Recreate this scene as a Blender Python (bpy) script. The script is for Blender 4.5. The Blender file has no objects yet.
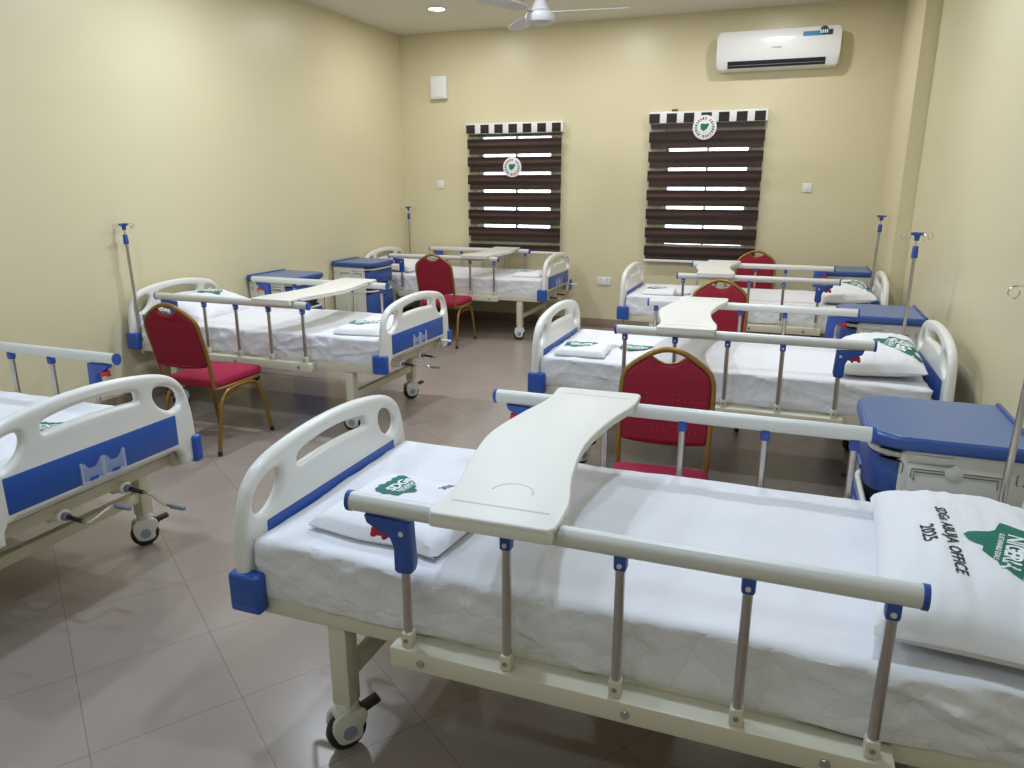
import bpy, bmesh, math, random
from mathutils import Vector, Matrix, noise
R = math.radians
PI = math.pi
S = bpy.context.scene
COL = S.collection
random.seed(7)

# ------------------------------------------------------------------ camera
cam_d = bpy.data.cameras.new('camera'); cam = bpy.data.objects.new('camera', cam_d); COL.objects.link(cam)
cam_d.sensor_width = 36; cam_d.sensor_fit = 'HORIZONTAL'; cam_d.lens = 729.5 / 1024 * 36
cam_d.clip_start = 0.05; cam_d.clip_end = 200
cam.matrix_world = (Matrix.Translation((0, 0, 1.6325)) @ Matrix.Rotation(R(20.366), 4, 'Z')
                    @ Matrix.Rotation(R(90 - 15.423), 4, 'X') @ Matrix.Rotation(R(-0.025), 4, 'Z'))
S.camera = cam
# ------------------------------------------------------------------ view, world, daylight
S.view_settings.view_transform = 'Standard'; S.view_settings.look = 'None'
S.view_settings.gamma = 1.0; S.view_settings.use_curve_mapping = False
S.view_settings.exposure = 0.0
w = bpy.data.worlds.new('world'); S.world = w; w.use_nodes = True
w.node_tree.nodes['Background'].inputs[0].default_value = (0.86, 0.93, 1.0, 1)
w.node_tree.nodes['Background'].inputs[1].default_value = 6.0
LAMP_POWER = 20.5


def area(name, loc, rot, size, size_y, power, color, shape='RECTANGLE', parent=None):
    d = bpy.data.lights.new(name, 'AREA'); d.shape = shape; d.size = size
    if shape == 'RECTANGLE': d.size_y = size_y
    d.energy = power; d.color = color
    o = bpy.data.objects.new(name, d); COL.objects.link(o); o.location = loc; o.rotation_euler = rot
    if parent: o.parent = parent
    return o


# ------------------------------------------------------------------ materials


def mat(name, col, rough=0.5, metal=0.0, var=0.0, vscale=6.0, bump=0.0, bscale=40.0, spec=0.5, coat=0.0, sheen=0.0):
    m = bpy.data.materials.new(name); m.use_nodes = True
    nt = m.node_tree; b = nt.nodes['Principled BSDF']
    b.inputs['Base Color'].default_value = (*col, 1); b.inputs['Roughness'].default_value = rough
    b.inputs['Metallic'].default_value = metal; b.inputs['Specular IOR Level'].default_value = spec
    if coat: b.inputs['Coat Weight'].default_value = coat; b.inputs['Coat Roughness'].default_value = 0.15
    if sheen: b.inputs['Sheen Weight'].default_value = sheen
    tc = nt.nodes.new('ShaderNodeTexCoord')
    if var:
        n = nt.nodes.new('ShaderNodeTexNoise'); n.inputs['Scale'].default_value = vscale; n.inputs['Detail'].default_value = 4
        mx = nt.nodes.new('ShaderNodeMix'); mx.data_type = 'RGBA'
        mx.inputs[6].default_value = (*[c * (1 - var) for c in col], 1); mx.inputs[7].default_value = (*[min(1, c * (1 + var)) for c in col], 1)
        nt.links.new(tc.outputs['Object'], n.inputs['Vector']); nt.links.new(n.outputs['Fac'], mx.inputs[0])
        nt.links.new(mx.outputs[2], b.inputs['Base Color'])
    if bump:
        n2 = nt.nodes.new('ShaderNodeTexNoise'); n2.inputs['Scale'].default_value = bscale; n2.inputs['Detail'].default_value = 3
        bp = nt.nodes.new('ShaderNodeBump'); bp.inputs['Strength'].default_value = bump; bp.inputs['Distance'].default_value = 0.01
        nt.links.new(tc.outputs['Object'], n2.inputs['Vector']); nt.links.new(n2.outputs['Fac'], bp.inputs['Height'])
        nt.links.new(bp.outputs['Normal'], b.inputs['Normal'])
    return m


M = {}
M['wall'] = mat('cream wall paint', (0.715, 0.645, 0.425), 0.36, var=0.02, vscale=1.3, bump=0.05, bscale=120)
M['ceiling'] = mat('ceiling paint', (0.74, 0.72, 0.64), 0.6, var=0.015)
M['plastic'] = mat('off white bed plastic', (0.80, 0.79, 0.74), 0.28, var=0.02, vscale=3)
M['blue'] = mat('blue plastic', (0.026, 0.095, 0.40), 0.33, var=0.05)
M['blue_top_sheen'] = mat('blue cabinet top with painted sheen', (0.090, 0.165, 0.37), 0.28, var=0.04)  # paler than the cabinet blue: the top's reflection is painted in
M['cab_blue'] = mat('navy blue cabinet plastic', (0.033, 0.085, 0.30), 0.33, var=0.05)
M['blue_clip'] = mat('blue clip plastic', (0.030, 0.080, 0.36), 0.38)
M['steel'] = mat('brushed steel', (0.50, 0.47, 0.44), 0.28, metal=1.0, var=0.05, vscale=20)
M['chrome'] = mat('chrome', (0.72, 0.72, 0.72), 0.15, metal=1.0)
M['alu'] = mat('satin rail aluminium', (0.70, 0.70, 0.66), 0.42, metal=0.15, var=0.02)
M['cream'] = mat('cream powder coat', (0.68, 0.64, 0.50), 0.38, var=0.02)
M['deck'] = mat('mattress deck steel', (0.40, 0.37, 0.29), 0.5, var=0.03)
M['sheet'] = mat('white sheet', (0.79, 0.785, 0.81), 0.8, var=0.015, bump=0.12, bscale=22, spec=0.2, sheen=0.1)


def crumple(name, base, strength, scale=8.0):
    m = mat(name, base, 0.8, spec=0.2, sheen=0.1); nt = m.node_tree; b = nt.nodes['Principled BSDF']; L = nt.links.new
    tc = nt.nodes.new('ShaderNodeTexCoord'); n = nt.nodes.new('ShaderNodeTexNoise'); n.inputs['Scale'].default_value = 5.0; n.inputs['Detail'].default_value = 3
    L(tc.outputs['Object'], n.inputs['Vector'])
    sc = nt.nodes.new('ShaderNodeVectorMath'); sc.operation = 'MULTIPLY_ADD'; sc.inputs[1].default_value = (.22, .22, .22)
    L(n.outputs['Color'], sc.inputs[0]); L(tc.outputs['Object'], sc.inputs[2])
    h = None
    for k, (f, amt) in enumerate(((scale, 1.0), (scale * 2.3, .45))):
        v = nt.nodes.new('ShaderNodeTexVoronoi'); v.feature = 'DISTANCE_TO_EDGE'; v.inputs['Scale'].default_value = f
        L(sc.outputs[0], v.inputs['Vector'])
        p = nt.nodes.new('ShaderNodeMath'); p.operation = 'POWER'; p.inputs[1].default_value = .55; L(v.outputs['Distance'], p.inputs[0])
        q = nt.nodes.new('ShaderNodeMath'); q.operation = 'MULTIPLY_ADD'; q.inputs[1].default_value = amt; L(p.outputs[0], q.inputs[0])
        if h: L(h, q.inputs[2])
        else: q.inputs[2].default_value = 0.0
        h = q.outputs[0]
    bp = nt.nodes.new('ShaderNodeBump'); bp.inputs['Strength'].default_value = strength; bp.inputs['Distance'].default_value = .016
    L(h, bp.inputs['Height']); L(bp.outputs[0], b.inputs['Normal']); return m


M['sheet_side'] = crumple('white sheet tucked in creases', (0.79, 0.785, 0.81), .62, 5.0)
M['pillow'] = mat('white pillow case', (0.83, 0.825, 0.84), 0.8, var=0.01, bump=0.09, bscale=28, spec=0.2, sheen=0.1)
M['green'] = mat('green print', (0.012, 0.165, 0.115), 0.75, var=0.10, vscale=60)
M['teal'] = mat('teal print', (0.04, 0.24, 0.22), 0.75, var=0.10, vscale=60)
M['ink'] = mat('black ink', (0.018, 0.020, 0.026), 0.7, var=0.2, vscale=80)
M['white_ink'] = mat('white print', (0.82, 0.86, 0.84), 0.7)
M['red'] = mat('red lever', (0.55, 0.02, 0.03), 0.35)
M['black'] = mat('black rubber', (0.018, 0.018, 0.020), 0.5)
M['grey'] = mat('grey plastic', (0.22, 0.25, 0.29), 0.4)
M['hub_grey'] = mat('blue grey hub', (0.26, 0.32, 0.40), 0.4)
M['caster'] = mat('caster plastic', (0.70, 0.69, 0.62), 0.32, var=0.02)
M['gold'] = mat('gold tube', (0.30, 0.165, 0.042), 0.34, metal=0.5, var=0.08, vscale=12)
M['table'] = mat('table plastic', (0.78, 0.76, 0.69), 0.42, var=0.015)
M['groove'] = mat('table groove', (0.62, 0.60, 0.52), 0.45)
M['cab'] = mat('cabinet plastic', (0.66, 0.65, 0.58), 0.40, var=0.02)
M['dark_line'] = mat('dark moulding line', (0.10, 0.09, 0.08), 0.5)
M['white'] = mat('white plastic', (0.83, 0.84, 0.84), 0.25, var=0.01)
M['fan'] = mat('fan enamel', (0.56, 0.55, 0.55), 0.4, var=0.02)
M['vent'] = mat('dark vent', (0.012, 0.016, 0.026), 0.35)
M['sticker'] = mat('teal blue sticker', (0.04, 0.22, 0.40), 0.4, var=0.3, vscale=30)
M['navy'] = mat('navy sticker', (0.01, 0.035, 0.07), 0.4)
M['brown'] = mat('brown bracket', (0.12, 0.07, 0.03), 0.5)


def burgundy():
    m = mat('burgundy chair cloth', (0.26, 0.012, 0.030), 0.75, bump=0.15, bscale=150, spec=0.25)
    nt = m.node_tree; b = nt.nodes['Principled BSDF']
    tc = nt.nodes.new('ShaderNodeTexCoord'); v = nt.nodes.new('ShaderNodeTexVoronoi'); v.inputs['Scale'].default_value = 38
    v.inputs['Randomness'].default_value = 0.15
    r = nt.nodes.new('ShaderNodeValToRGB'); r.color_ramp.elements[0].position = 0.13; r.color_ramp.elements[1].position = 0.19
    r.color_ramp.elements[0].color = (0.30, 0.045, 0.035, 1); r.color_ramp.elements[1].color = (0.265, 0.012, 0.030, 1)
    nt.links.new(tc.outputs['Object'], v.inputs['Vector']); nt.links.new(v.outputs['Distance'], r.inputs[0])
    nt.links.new(r.outputs[0], b.inputs['Base Color'])
    return m


M['cloth'] = burgundy()
M['seat_cloth'] = mat('crimson seat cloth', (0.36, 0.020, 0.062), 0.8, var=0.08, vscale=25, bump=0.15, bscale=150, spec=0.25)


def tile_floor():
    m = bpy.data.materials.new('beige floor tiles'); m.use_nodes = True
    nt = m.node_tree; b = nt.nodes['Principled BSDF']; L = nt.links.new
    tc = nt.nodes.new('ShaderNodeTexCoord'); mp = nt.nodes.new('ShaderNodeMapping')
    mp.inputs['Rotation'].default_value = (0, 0, R(35)); L(tc.outputs['Object'], mp.inputs['Vector'])
    off = nt.nodes.new('ShaderNodeVectorMath'); off.operation = 'ADD'; off.inputs[1].default_value = (-2.215 + 0.44 * 20, 0.012 + 0.44 * 20, 0)
    L(mp.outputs[0], off.inputs[0])
    br = nt.nodes.new('ShaderNodeTexBrick'); br.offset = 0.0; br.squash = 1.0
    br.inputs['Scale'].default_value = 1.0; br.inputs['Brick Width'].default_value = 0.44; br.inputs['Row Height'].default_value = 0.44
    br.inputs['Mortar Size'].default_value = 0.0020; br.inputs['Mortar Smooth'].default_value = 0.2
    br.inputs['Color1'].default_value = (0.335, 0.282, 0.245, 1); br.inputs['Color2'].default_value = (0.355, 0.298, 0.258, 1)
    br.inputs['Mortar'].default_value = (0.24, 0.20, 0.17, 1)
    L(off.outputs[0], br.inputs['Vector'])
    n = nt.nodes.new('ShaderNodeTexNoise'); n.inputs['Scale'].default_value = 3.5; n.inputs['Detail'].default_value = 6
    L(tc.outputs['Object'], n.inputs['Vector'])
    mx = nt.nodes.new('ShaderNodeMix'); mx.data_type = 'RGBA'; mx.blend_type = 'MULTIPLY'; mx.inputs[0].default_value = 1
    rp = nt.nodes.new('ShaderNodeValToRGB'); rp.color_ramp.elements[0].color = (0.88, 0.88, 0.88, 1); rp.color_ramp.elements[1].color = (1.1, 1.08, 1.06, 1)
    L(n.outputs['Fac'], rp.inputs[0]); L(br.outputs['Color'], mx.inputs[6]); L(rp.outputs[0], mx.inputs[7]); L(mx.outputs[2], b.inputs['Base Color'])
    b.inputs['Roughness'].default_value = 0.26
    bp = nt.nodes.new('ShaderNodeBump'); bp.inputs['Strength'].default_value = 0.25; bp.inputs['Distance'].default_value = 0.002; bp.invert = True
    L(br.outputs['Fac'], bp.inputs['Height']); L(bp.outputs[0], b.inputs['Normal'])
    return m


M['floor'] = tile_floor()
M['skirt'] = mat('skirting tile', (0.30, 0.225, 0.165), 0.25, var=0.08, vscale=5)


def wood_band(name, dark, light):
    m = bpy.data.materials.new(name); m.use_nodes = True
    nt = m.node_tree; b = nt.nodes['Principled BSDF']; L = nt.links.new
    tc = nt.nodes.new('ShaderNodeTexCoord'); mp = nt.nodes.new('ShaderNodeMapping'); mp.inputs['Scale'].default_value = (0.7, 1, 26)
    L(tc.outputs['Object'], mp.inputs[0]); n = nt.nodes.new('ShaderNodeTexNoise'); n.inputs['Scale'].default_value = 1.0; n.inputs['Detail'].default_value = 5
    L(mp.outputs[0], n.inputs[0]); r = nt.nodes.new('ShaderNodeValToRGB')
    r.color_ramp.elements[0].position = 0.35; r.color_ramp.elements[0].color = (*dark, 1)
    r.color_ramp.elements[1].position = 0.70; r.color_ramp.elements[1].color = (*light, 1)
    L(n.outputs[0], r.inputs[0]); L(r.outputs[0], b.inputs['Base Color']); b.inputs['Roughness'].default_value = 0.6
    tr = nt.nodes.new('ShaderNodeBsdfTranslucent'); tr.inputs[0].default_value = (0.30, 0.12, 0.06, 1)
    ms = nt.nodes.new('ShaderNodeMixShader'); ms.inputs[0].default_value = 0.16
    L(b.outputs[0], ms.inputs[1]); L(tr.outputs[0], ms.inputs[2]); L(ms.outputs[0], nt.nodes['Material Output'].inputs[0])
    return m


def sheer(name, col, alpha, translucent=False):
    m = bpy.data.materials.new(name); m.use_nodes = True
    nt = m.node_tree; b = nt.nodes['Principled BSDF']; L = nt.links.new
    b.inputs['Base Color'].default_value = (*col, 1); b.inputs['Roughness'].default_value = 0.4
    t = nt.nodes.new('ShaderNodeBsdfTransparent'); ms = nt.nodes.new('ShaderNodeMixShader'); ms.inputs[0].default_value = alpha
    n = nt.nodes.new('ShaderNodeTexNoise'); n.inputs['Scale'].default_value = 400
    L(t.outputs[0], ms.inputs[1]); L(b.outputs[0], ms.inputs[2]); L(ms.outputs[0], nt.nodes['Material Output'].inputs[0])
    return m


def glass():
    m = bpy.data.materials.new('window glass'); m.use_nodes = True
    nt = m.node_tree; L = nt.links.new
    t = nt.nodes.new('ShaderNodeBsdfTransparent'); g = nt.nodes.new('ShaderNodeBsdfGlossy'); g.inputs['Roughness'].default_value = 0.02
    f = nt.nodes.new('ShaderNodeFresnel'); ms = nt.nodes.new('ShaderNodeMixShader')
    L(f.outputs[0], ms.inputs[0]); L(t.outputs[0], ms.inputs[1]); L(g.outputs[0], ms.inputs[2]); L(ms.outputs[0], nt.nodes['Material Output'].inputs[0])
    return m


def emit(name, col, s):
    m = bpy.data.materials.new(name); m.use_nodes = True; b = m.node_tree.nodes['Principled BSDF']
    b.inputs['Base Color'].default_value = (*col, 1); b.inputs['Emission Color'].default_value = (*col, 1); b.inputs['Emission Strength'].default_value = s
    return m


M['blind'] = wood_band('near black blind cloth', (.006, .004, .004), (.040, .020, .016)); M['blind_brown'] = wood_band('brown blind cloth', (.030, .014, .010), (.15, .060, .040)); M['sheer'] = sheer('sheer blind band', (0.20, 0.15, 0.12), 0.10); M['glass'] = glass()
M['clear'] = sheer('clear card pocket plastic', (0.75, 0.82, 0.95), 0.22)
M['clear_edge'] = sheer('card pocket edge', (0.75, 0.82, 0.95), 0.55)
M['lamp'] = emit('lamp diffuser', (1.0, 0.98, 0.95), 9.0)

# ------------------------------------------------------------------ mesh helpers


def spline(pts, n=8, closed=False):
    P = [Vector(p) for p in pts]; out = []; N = len(P)
    for i in range(N if closed else N - 1):
        a, b, c, d = (P[(i - 1) % N], P[i], P[(i + 1) % N], P[(i + 2) % N]) if closed else (P[max(i - 1, 0)], P[i], P[i + 1], P[min(i + 2, N - 1)])
        for k in range(n):
            t = k / n
            out.append(0.5 * ((2 * b) + (c - a) * t + (2 * a - 5 * b + 4 * c - d) * t * t + (3 * b - a - 3 * c + d) * t ** 3))
    if not closed: out.append(P[-1])
    return out


class MB:
    def __init__(s): s.bm = bmesh.new(); s.mats = []

    def mi(s, m):
        if m not in s.mats: s.mats.append(m)
        return s.mats.index(m)

    def merge(s, tb, m, mtx=None):
        if mtx is not None: bmesh.ops.transform(tb, matrix=mtx, verts=tb.verts)
        i = s.mi(m); mp = {}
        for v in tb.verts: mp[v] = s.bm.verts.new(v.co)
        for f in tb.faces:
            try:
                g = s.bm.faces.new([mp[v] for v in f.verts]); g.material_index = i; g.smooth = True
            except ValueError: pass
        tb.free(); return s

    def box(s, c, size, m, bev=0.0, seg=2, rot=None):
        tb = bmesh.new(); bmesh.ops.create_cube(tb, size=1); bmesh.ops.scale(tb, vec=size, verts=tb.verts)
        if bev: bmesh.ops.bevel(tb, geom=tb.edges[:], offset=min(bev, min(size) * 0.48), segments=seg, profile=0.5, affect='EDGES')
        return s.merge(tb, m, Matrix.Translation(c) @ (rot.to_4x4() if rot else Matrix()))

    def bb(s, lo, hi, m, bev=0.0, seg=2):
        return s.box([(a + b) / 2 for a, b in zip(lo, hi)], [abs(b - a) for a, b in zip(lo, hi)], m, bev, seg)

    def cyl(s, p0, p1, r0, m, r1=None, seg=16, bev=0.0):
        r1 = r0 if r1 is None else r1; p0 = Vector(p0); p1 = Vector(p1); d = p1 - p0
        tb = bmesh.new(); bmesh.ops.create_cone(tb, cap_ends=True, segments=seg, radius1=r0, radius2=r1, depth=d.length)
        if bev:
            e = [e for e in tb.edges if abs(e.verts[0].co.z - e.verts[1].co.z) < 1e-6]
            bmesh.ops.bevel(tb, geom=e, offset=bev, segments=2, profile=0.5, affect='EDGES')
        q = Vector((0, 0, 1)).rotation_difference(d.normalized())
        return s.merge(tb, m, Matrix.Translation((p0 + p1) / 2) @ q.to_matrix().to_4x4())

    def tube(s, pts, r, m, seg=10, closed=False, ry=None):
        P = [Vector(p) for p in pts]; N = len(P); ry = ry or r; i = s.mi(m)
        T = [(P[(k + 1) % N] - P[k - 1]).normalized() if closed else (P[min(k + 1, N - 1)] - P[max(k - 1, 0)]).normalized() for k in range(N)]
        u = T[0].orthogonal().normalized()
        if abs(T[0].z) < 0.9: u = T[0].cross(Vector((0, 0, 1))).normalized()
        rings = []
        for k in range(N):
            if k: u = T[k - 1].rotation_difference(T[k]) @ u
            u = (u - T[k] * u.dot(T[k])).normalized(); v = T[k].cross(u)
            rings.append([s.bm.verts.new(P[k] + r * math.cos(2 * PI * j / seg) * u + ry * math.sin(2 * PI * j / seg) * v) for j in range(seg)])
        for k in range(N if closed else N - 1):
            a, b = rings[k], rings[(k + 1) % N]
            for j in range(seg):
                f = s.bm.faces.new((a[j], a[(j + 1) % seg], b[(j + 1) % seg], b[j])); f.material_index = i; f.smooth = True
        if not closed:
            for rg in (rings[0][::-1], rings[-1]):
                f = s.bm.faces.new(rg); f.material_index = i
        return s

    def lathe(s, prof, m, seg=24, mtx=None):
        tb = bmesh.new(); rings = []
        for r, z in prof: rings.append([tb.verts.new((r * math.cos(2 * PI * j / seg), r * math.sin(2 * PI * j / seg), z)) for j in range(seg)])
        for a, b in zip(rings, rings[1:]):
            for j in range(seg): tb.faces.new((a[j], a[(j + 1) % seg], b[(j + 1) % seg], b[j]))
        tb.faces.new(rings[0][::-1]); tb.faces.new(rings[-1])
        return s.merge(tb, m, mtx)

    def prism(s, poly, h, m, mtx=None, bev=0.0, seg=2):
        """polygon in xy pulled up by h, edges of both caps rounded"""
        tb = bmesh.new(); f = tb.faces.new([tb.verts.new((x, y, 0)) for x, y in poly])
        f.normal_update()
        if f.normal.z > 0: f.normal_flip()
        r = bmesh.ops.extrude_face_region(tb, geom=[f]); vs = [g for g in r['geom'] if isinstance(g, bmesh.types.BMVert)]
        bmesh.ops.translate(tb, vec=(0, 0, h), verts=vs)
        if bev:
            e = [e for e in tb.edges if abs(e.verts[0].co.z - e.verts[1].co.z) < 1e-6]
            bmesh.ops.bevel(tb, geom=e, offset=bev, segments=seg, profile=0.5, affect='EDGES')
        bmesh.ops.recalc_face_normals(tb, faces=tb.faces)
        return s.merge(tb, m, mtx)

    def quad(s, a, b, c, d, m):
        f = s.bm.faces.new([s.bm.verts.new(q) for q in (a, b, c, d)]); f.material_index = s.mi(m); return s

    def mesh(s, name):
        me = bpy.data.meshes.new(name); s.bm.to_mesh(me); s.bm.free()
        for m in s.mats: me.materials.append(M[m])
        try: me.set_sharp_from_angle(angle=R(38))
        except Exception: pass
        return me


CACHE = {}


def cached(key, fn):
    if key not in CACHE: CACHE[key] = fn()
    return CACHE[key]


def put(name, me, parent=None, loc=(0, 0, 0), rz=0.0, label=None):
    o = bpy.data.objects.new(name, me); COL.objects.link(o); o.location = loc; o.rotation_euler = (0, 0, rz)
    if parent: o.parent = parent
    if label: o['label'] = label
    return o


def thing(name, label, cat, loc=(0, 0, 0), rz=0.0, group=None, me=None):
    o = bpy.data.objects.new(name, me); COL.objects.link(o); o.location = loc; o.rotation_euler = (0, 0, rz)
    o['label'] = label; o['category'] = cat
    if group: o['group'] = group
    return o


def struct(name, mb, parent=None):
    o = put(name, mb.mesh(name), parent)
    if not parent: o['kind'] = 'structure'
    return o


def copy_tree(o, parent=None):
    c = o.copy(); COL.objects.link(c); c.parent = parent
    for ch in list(o.children): copy_tree(ch, c)
    return c


def outline_solid(outer, holes, thick, bev, m, mtx, res=3):
    """flat outline with holes, pulled to a rounded slab: z is the thickness axis before mtx"""
    cu = bpy.data.curves.new('t', 'CURVE'); cu.dimensions = '2D'; cu.fill_mode = 'BOTH'
    cu.extrude = thick / 2 - bev; cu.bevel_depth = bev; cu.bevel_resolution = res; cu.offset = -bev
    for pts in [outer] + holes:
        sp = cu.splines.new('POLY'); sp.points.add(len(pts) - 1); sp.use_cyclic_u = True
        for k, q in enumerate(pts): sp.points[k].co = (q[0], q[1], 0, 1)
    o = bpy.data.objects.new('t', cu); COL.objects.link(o)
    dg = bpy.context.evaluated_depsgraph_get(); me = bpy.data.meshes.new_from_object(o.evaluated_get(dg))
    tb = bmesh.new(); tb.from_mesh(me); bmesh.ops.remove_doubles(tb, verts=tb.verts, dist=1e-5)
    bpy.data.objects.remove(o); bpy.data.curves.remove(cu); bpy.data.meshes.remove(me)
    mb = MB(); mb.merge(tb, m, mtx); return mb


def text_bm(txt, size, space=1.0, bold=0.0, shear=0.0):
    cu = bpy.data.curves.new('t', 'FONT'); cu.body = txt; cu.size = size; cu.align_x = 'CENTER'; cu.align_y = 'CENTER'
    cu.space_character = space; cu.offset = bold; cu.shear = shear; cu.resolution_u = 3
    o = bpy.data.objects.new('t', cu); COL.objects.link(o)
    dg = bpy.context.evaluated_depsgraph_get(); me = bpy.data.meshes.new_from_object(o.evaluated_get(dg))
    tb = bmesh.new(); tb.from_mesh(me)
    bpy.data.objects.remove(o); bpy.data.curves.remove(cu); bpy.data.meshes.remove(me)
    return tb


def rounded(size, r, n, fn=None):
    """rounded block, finely divided; fn(co, normal) -> displaced co; bottom centre at z=0"""
    tb = bmesh.new(); bmesh.ops.create_cube(tb, size=1)
    bmesh.ops.scale(tb, vec=size, verts=tb.verts)
    nx, ny, nz = n
    for ax, k in enumerate((nx, ny, nz)):
        e = [e for e in tb.edges if abs((e.verts[0].co - e.verts[1].co).normalized()[ax]) > 0.9]
        if k > 0: bmesh.ops.subdivide_edges(tb, edges=e, cuts=k, use_grid_fill=True)
    h = Vector(size) / 2
    for v in tb.verts:
        q = Vector([max(-(h[i] - r), min(h[i] - r, v.co[i])) for i in range(3)]); d = v.co - q
        if d.length > 1e-6:
            # cube corner point -> sphere corner point
            dn = d.normalized(); v.co = q + dn * r; nrm = dn
        else: nrm = Vector((0, 0, 1))
        if fn: v.co = fn(v.co.copy(), nrm)
    bmesh.ops.translate(tb, vec=(0, 0, h.z), verts=tb.verts)
    return tb


# ------------------------------------------------------------------ room
CEIL = 3.295; YB = 8.268; YF = -1.75


def lx(y): return -4.482 - (YB - y) * 0.0215    # the left wall, a hair out of square


XR = 0.945; XS = 0.832; YS = 6.87
b = MB(); b.quad((-5.2, YF - .2, 0), (1.4, YF - .2, 0), (1.4, YB + .2, 0), (-5.2, YB + .2, 0), 'floor'); struct('floor', b)
b = MB(); b.bb((-5.2, YF - .2, CEIL), (1.4, YB + .2, CEIL + .12), 'ceiling'); struct('ceiling', b)
WIN = [(-3.50, -2.585, 0.93, 2.19), (-1.325, -0.43, 0.93, 2.19)]
b = MB()
xs = [-5.2, WIN[0][0], WIN[0][1], WIN[1][0], WIN[1][1], 1.4]
for k in (0, 2, 4): b.bb((xs[k], YB, 0), (xs[k + 1], YB + .18, CEIL), 'wall')
for x0, x1, z0, z1 in WIN:
    b.bb((x0, YB, 0), (x1, YB + .18, z0), 'wall'); b.bb((x0, YB, z1), (x1, YB + .18, CEIL), 'wall')
struct('wall_back', b)
b = MB(); b.prism([(lx(YF), YF), (lx(YB), YB), (lx(YB) - .2, YB), (lx(YF) - .2, YF)], CEIL, 'wall'); struct('wall_left', b)
b = MB(); b.prism([(XR, YF), (XR + .2, YF), (XR + .2, YB), (XS, YB), (XS, YS), (XR, YS)], CEIL, 'wall'); struct('wall_right', b)
b = MB(); b.bb((-5.2, YF - .18, 0), (1.4, YF, CEIL), 'wall'); struct('wall_front', b)
b = MB(); b.bb((lx(YB), YB - .012, 0), (XS, YB, .10), 'skirt', .003); struct('baseboard_back', b)
b = MB(); b.prism([(lx(YF), YF), (lx(YF) + .012, YF), (lx(YB) + .012, YB - .012), (lx(YB), YB - .012)], .10, 'skirt'); struct('baseboard_left', b)
b = MB(); b.prism([(XR - .012, YF), (XR, YF), (XR, YS), (XS, YS), (XS, YB - .012), (XS - .012, YB - .012), (XS - .012, YS - .012), (XR - .012, YS - .012)], .10, 'skirt'); struct('baseboard_right', b)
for k, (x0, x1, z0, z1) in enumerate(WIN):
    b = MB(); b.bb((x0 + .03, YB + .10, z0 + .03), (x1 - .03, YB + .106, z1 - .03), 'glass'); wn = struct('window_%d' % (k + 1), b)
    b = MB(); xm = (x0 + x1) / 2
    for x, hw in ((x0 + .02, .018), (xm, .010), (x1 - .02, .018)): b.bb((x - hw, YB + .075, z0), (x + hw, YB + .13, z1), 'white', .005)
    for z in (z0 + .022, z1 - .022): b.bb((x0, YB + .076, z - .022), (x1, YB + .129, z + .022), 'white', .005)
    struct('window_frame', b, wn)

# ------------------------------------------------------------------ ceiling lamps


def make_lamp(label, x, y, tint, gain=1.0):
    t = thing('ceiling_light', label, 'light', (x, y, CEIL), 0, 'recessed ceiling downlights')
    put('trim_ring', cached('ring', lambda: MB().lathe([(.078, 0), (.098, 0), (.100, -.006), (.094, -.012), (.080, -.012), (.078, -.008)], 'white', 32).mesh('trim_ring')), t)
    put('diffuser', cached('diff', lambda: MB().lathe([(.079, -.002), (.079, -.009), (.05, -.0105), (.01, -.011)], 'lamp', 32).mesh('diffuser')), t)
    area('lamp_light', (0, 0, -.016), (0, 0, 0), .15, .15, LAMP_POWER * gain, tint, 'DISK', t)


make_lamp('lit round downlight in the ceiling near the back left corner', -3.455, 7.175, (.97, .97, 1.0), .75)
for x in (-1.85, -0.28): make_lamp('unseen round downlight in the ceiling beyond the top edge of the photo', x, 7.175, (.97, .97, 1.0), .75)
for y, tint, gain in ((4.55, (.82, .90, 1.0), 1.35), (1.95, (.62, .77, 1.0), .95), (-.75, (.62, .77, 1.0), .42)):  # row behind the camera is added, to brighten the near bed's dark side
    for x in (-3.455, -1.85, -0.28): make_lamp('unseen round downlight in the ceiling beyond the top edge of the photo', x, y, tint, gain)

# ------------------------------------------------------------------ bed parts (u from foot to head, v across, w up)
LB = 2.20
ZM = 0.655    # mattress top


def board_mesh():
    rt = []
    for pt in [(.485, .44), (.483, .56), (.477, .66), (.462, .74), (.435, .80), (.385, .845), (.31, .872), (.20, .890), (.10, .899), (0, .902)]: rt.append(pt)
    arc = spline([(x, y, 0) for x, y in rt[3:]], 5)
    right = [(.485, .44), (.483, .56), (.477, .66)] + [(p.x, p.y) for p in arc]
    left = [(-x, y) for x, y in right[::-1]][1:]
    bottom = [(-.395, .44), (-.392, .490), (-.375, .515), (-.345, .522), (.345, .522), (.375, .515), (.392, .490), (.395, .44)]
    outer = right + left + bottom
    sl = [(-.205, .800), (-.195, .787), (-.10, .792), (0, .794), (.10, .792), (.195, .787), (.205, .800), (.200, .822), (.17, .833), (.09, .844), (0, .848), (-.09, .844), (-.17, .833), (-.200, .822)]
    slot = [(p.x, p.y) for p in spline([(x, y, 0) for x, y in sl], 4, True)]
    dh = [(.282, .800), (.300, .817), (.345, .812), (.392, .790), (.418, .757), (.420, .726), (.400, .706), (.362, .700), (.312, .728), (.286, .765)]
    d1 = [(p.x, p.y) for p in spline([(x, y, 0) for x, y in dh], 4, True)]
    d2 = [(-x, y) for x, y in d1[::-1]]
    mtx = Matrix(((0, 0, 1, .035), (1, 0, 0, 0), (0, 1, 0, 0), (0, 0, 0, 1)))
    return outline_solid(outer, [slot, d1, d2], .044, .019, 'plastic', mtx).mesh('board')


def panel_mesh():
    b = MB(); b.box((.035, 0, .6125), (.050, .752, .135), 'blue', .006); return b.mesh('blue_panel')


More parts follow.
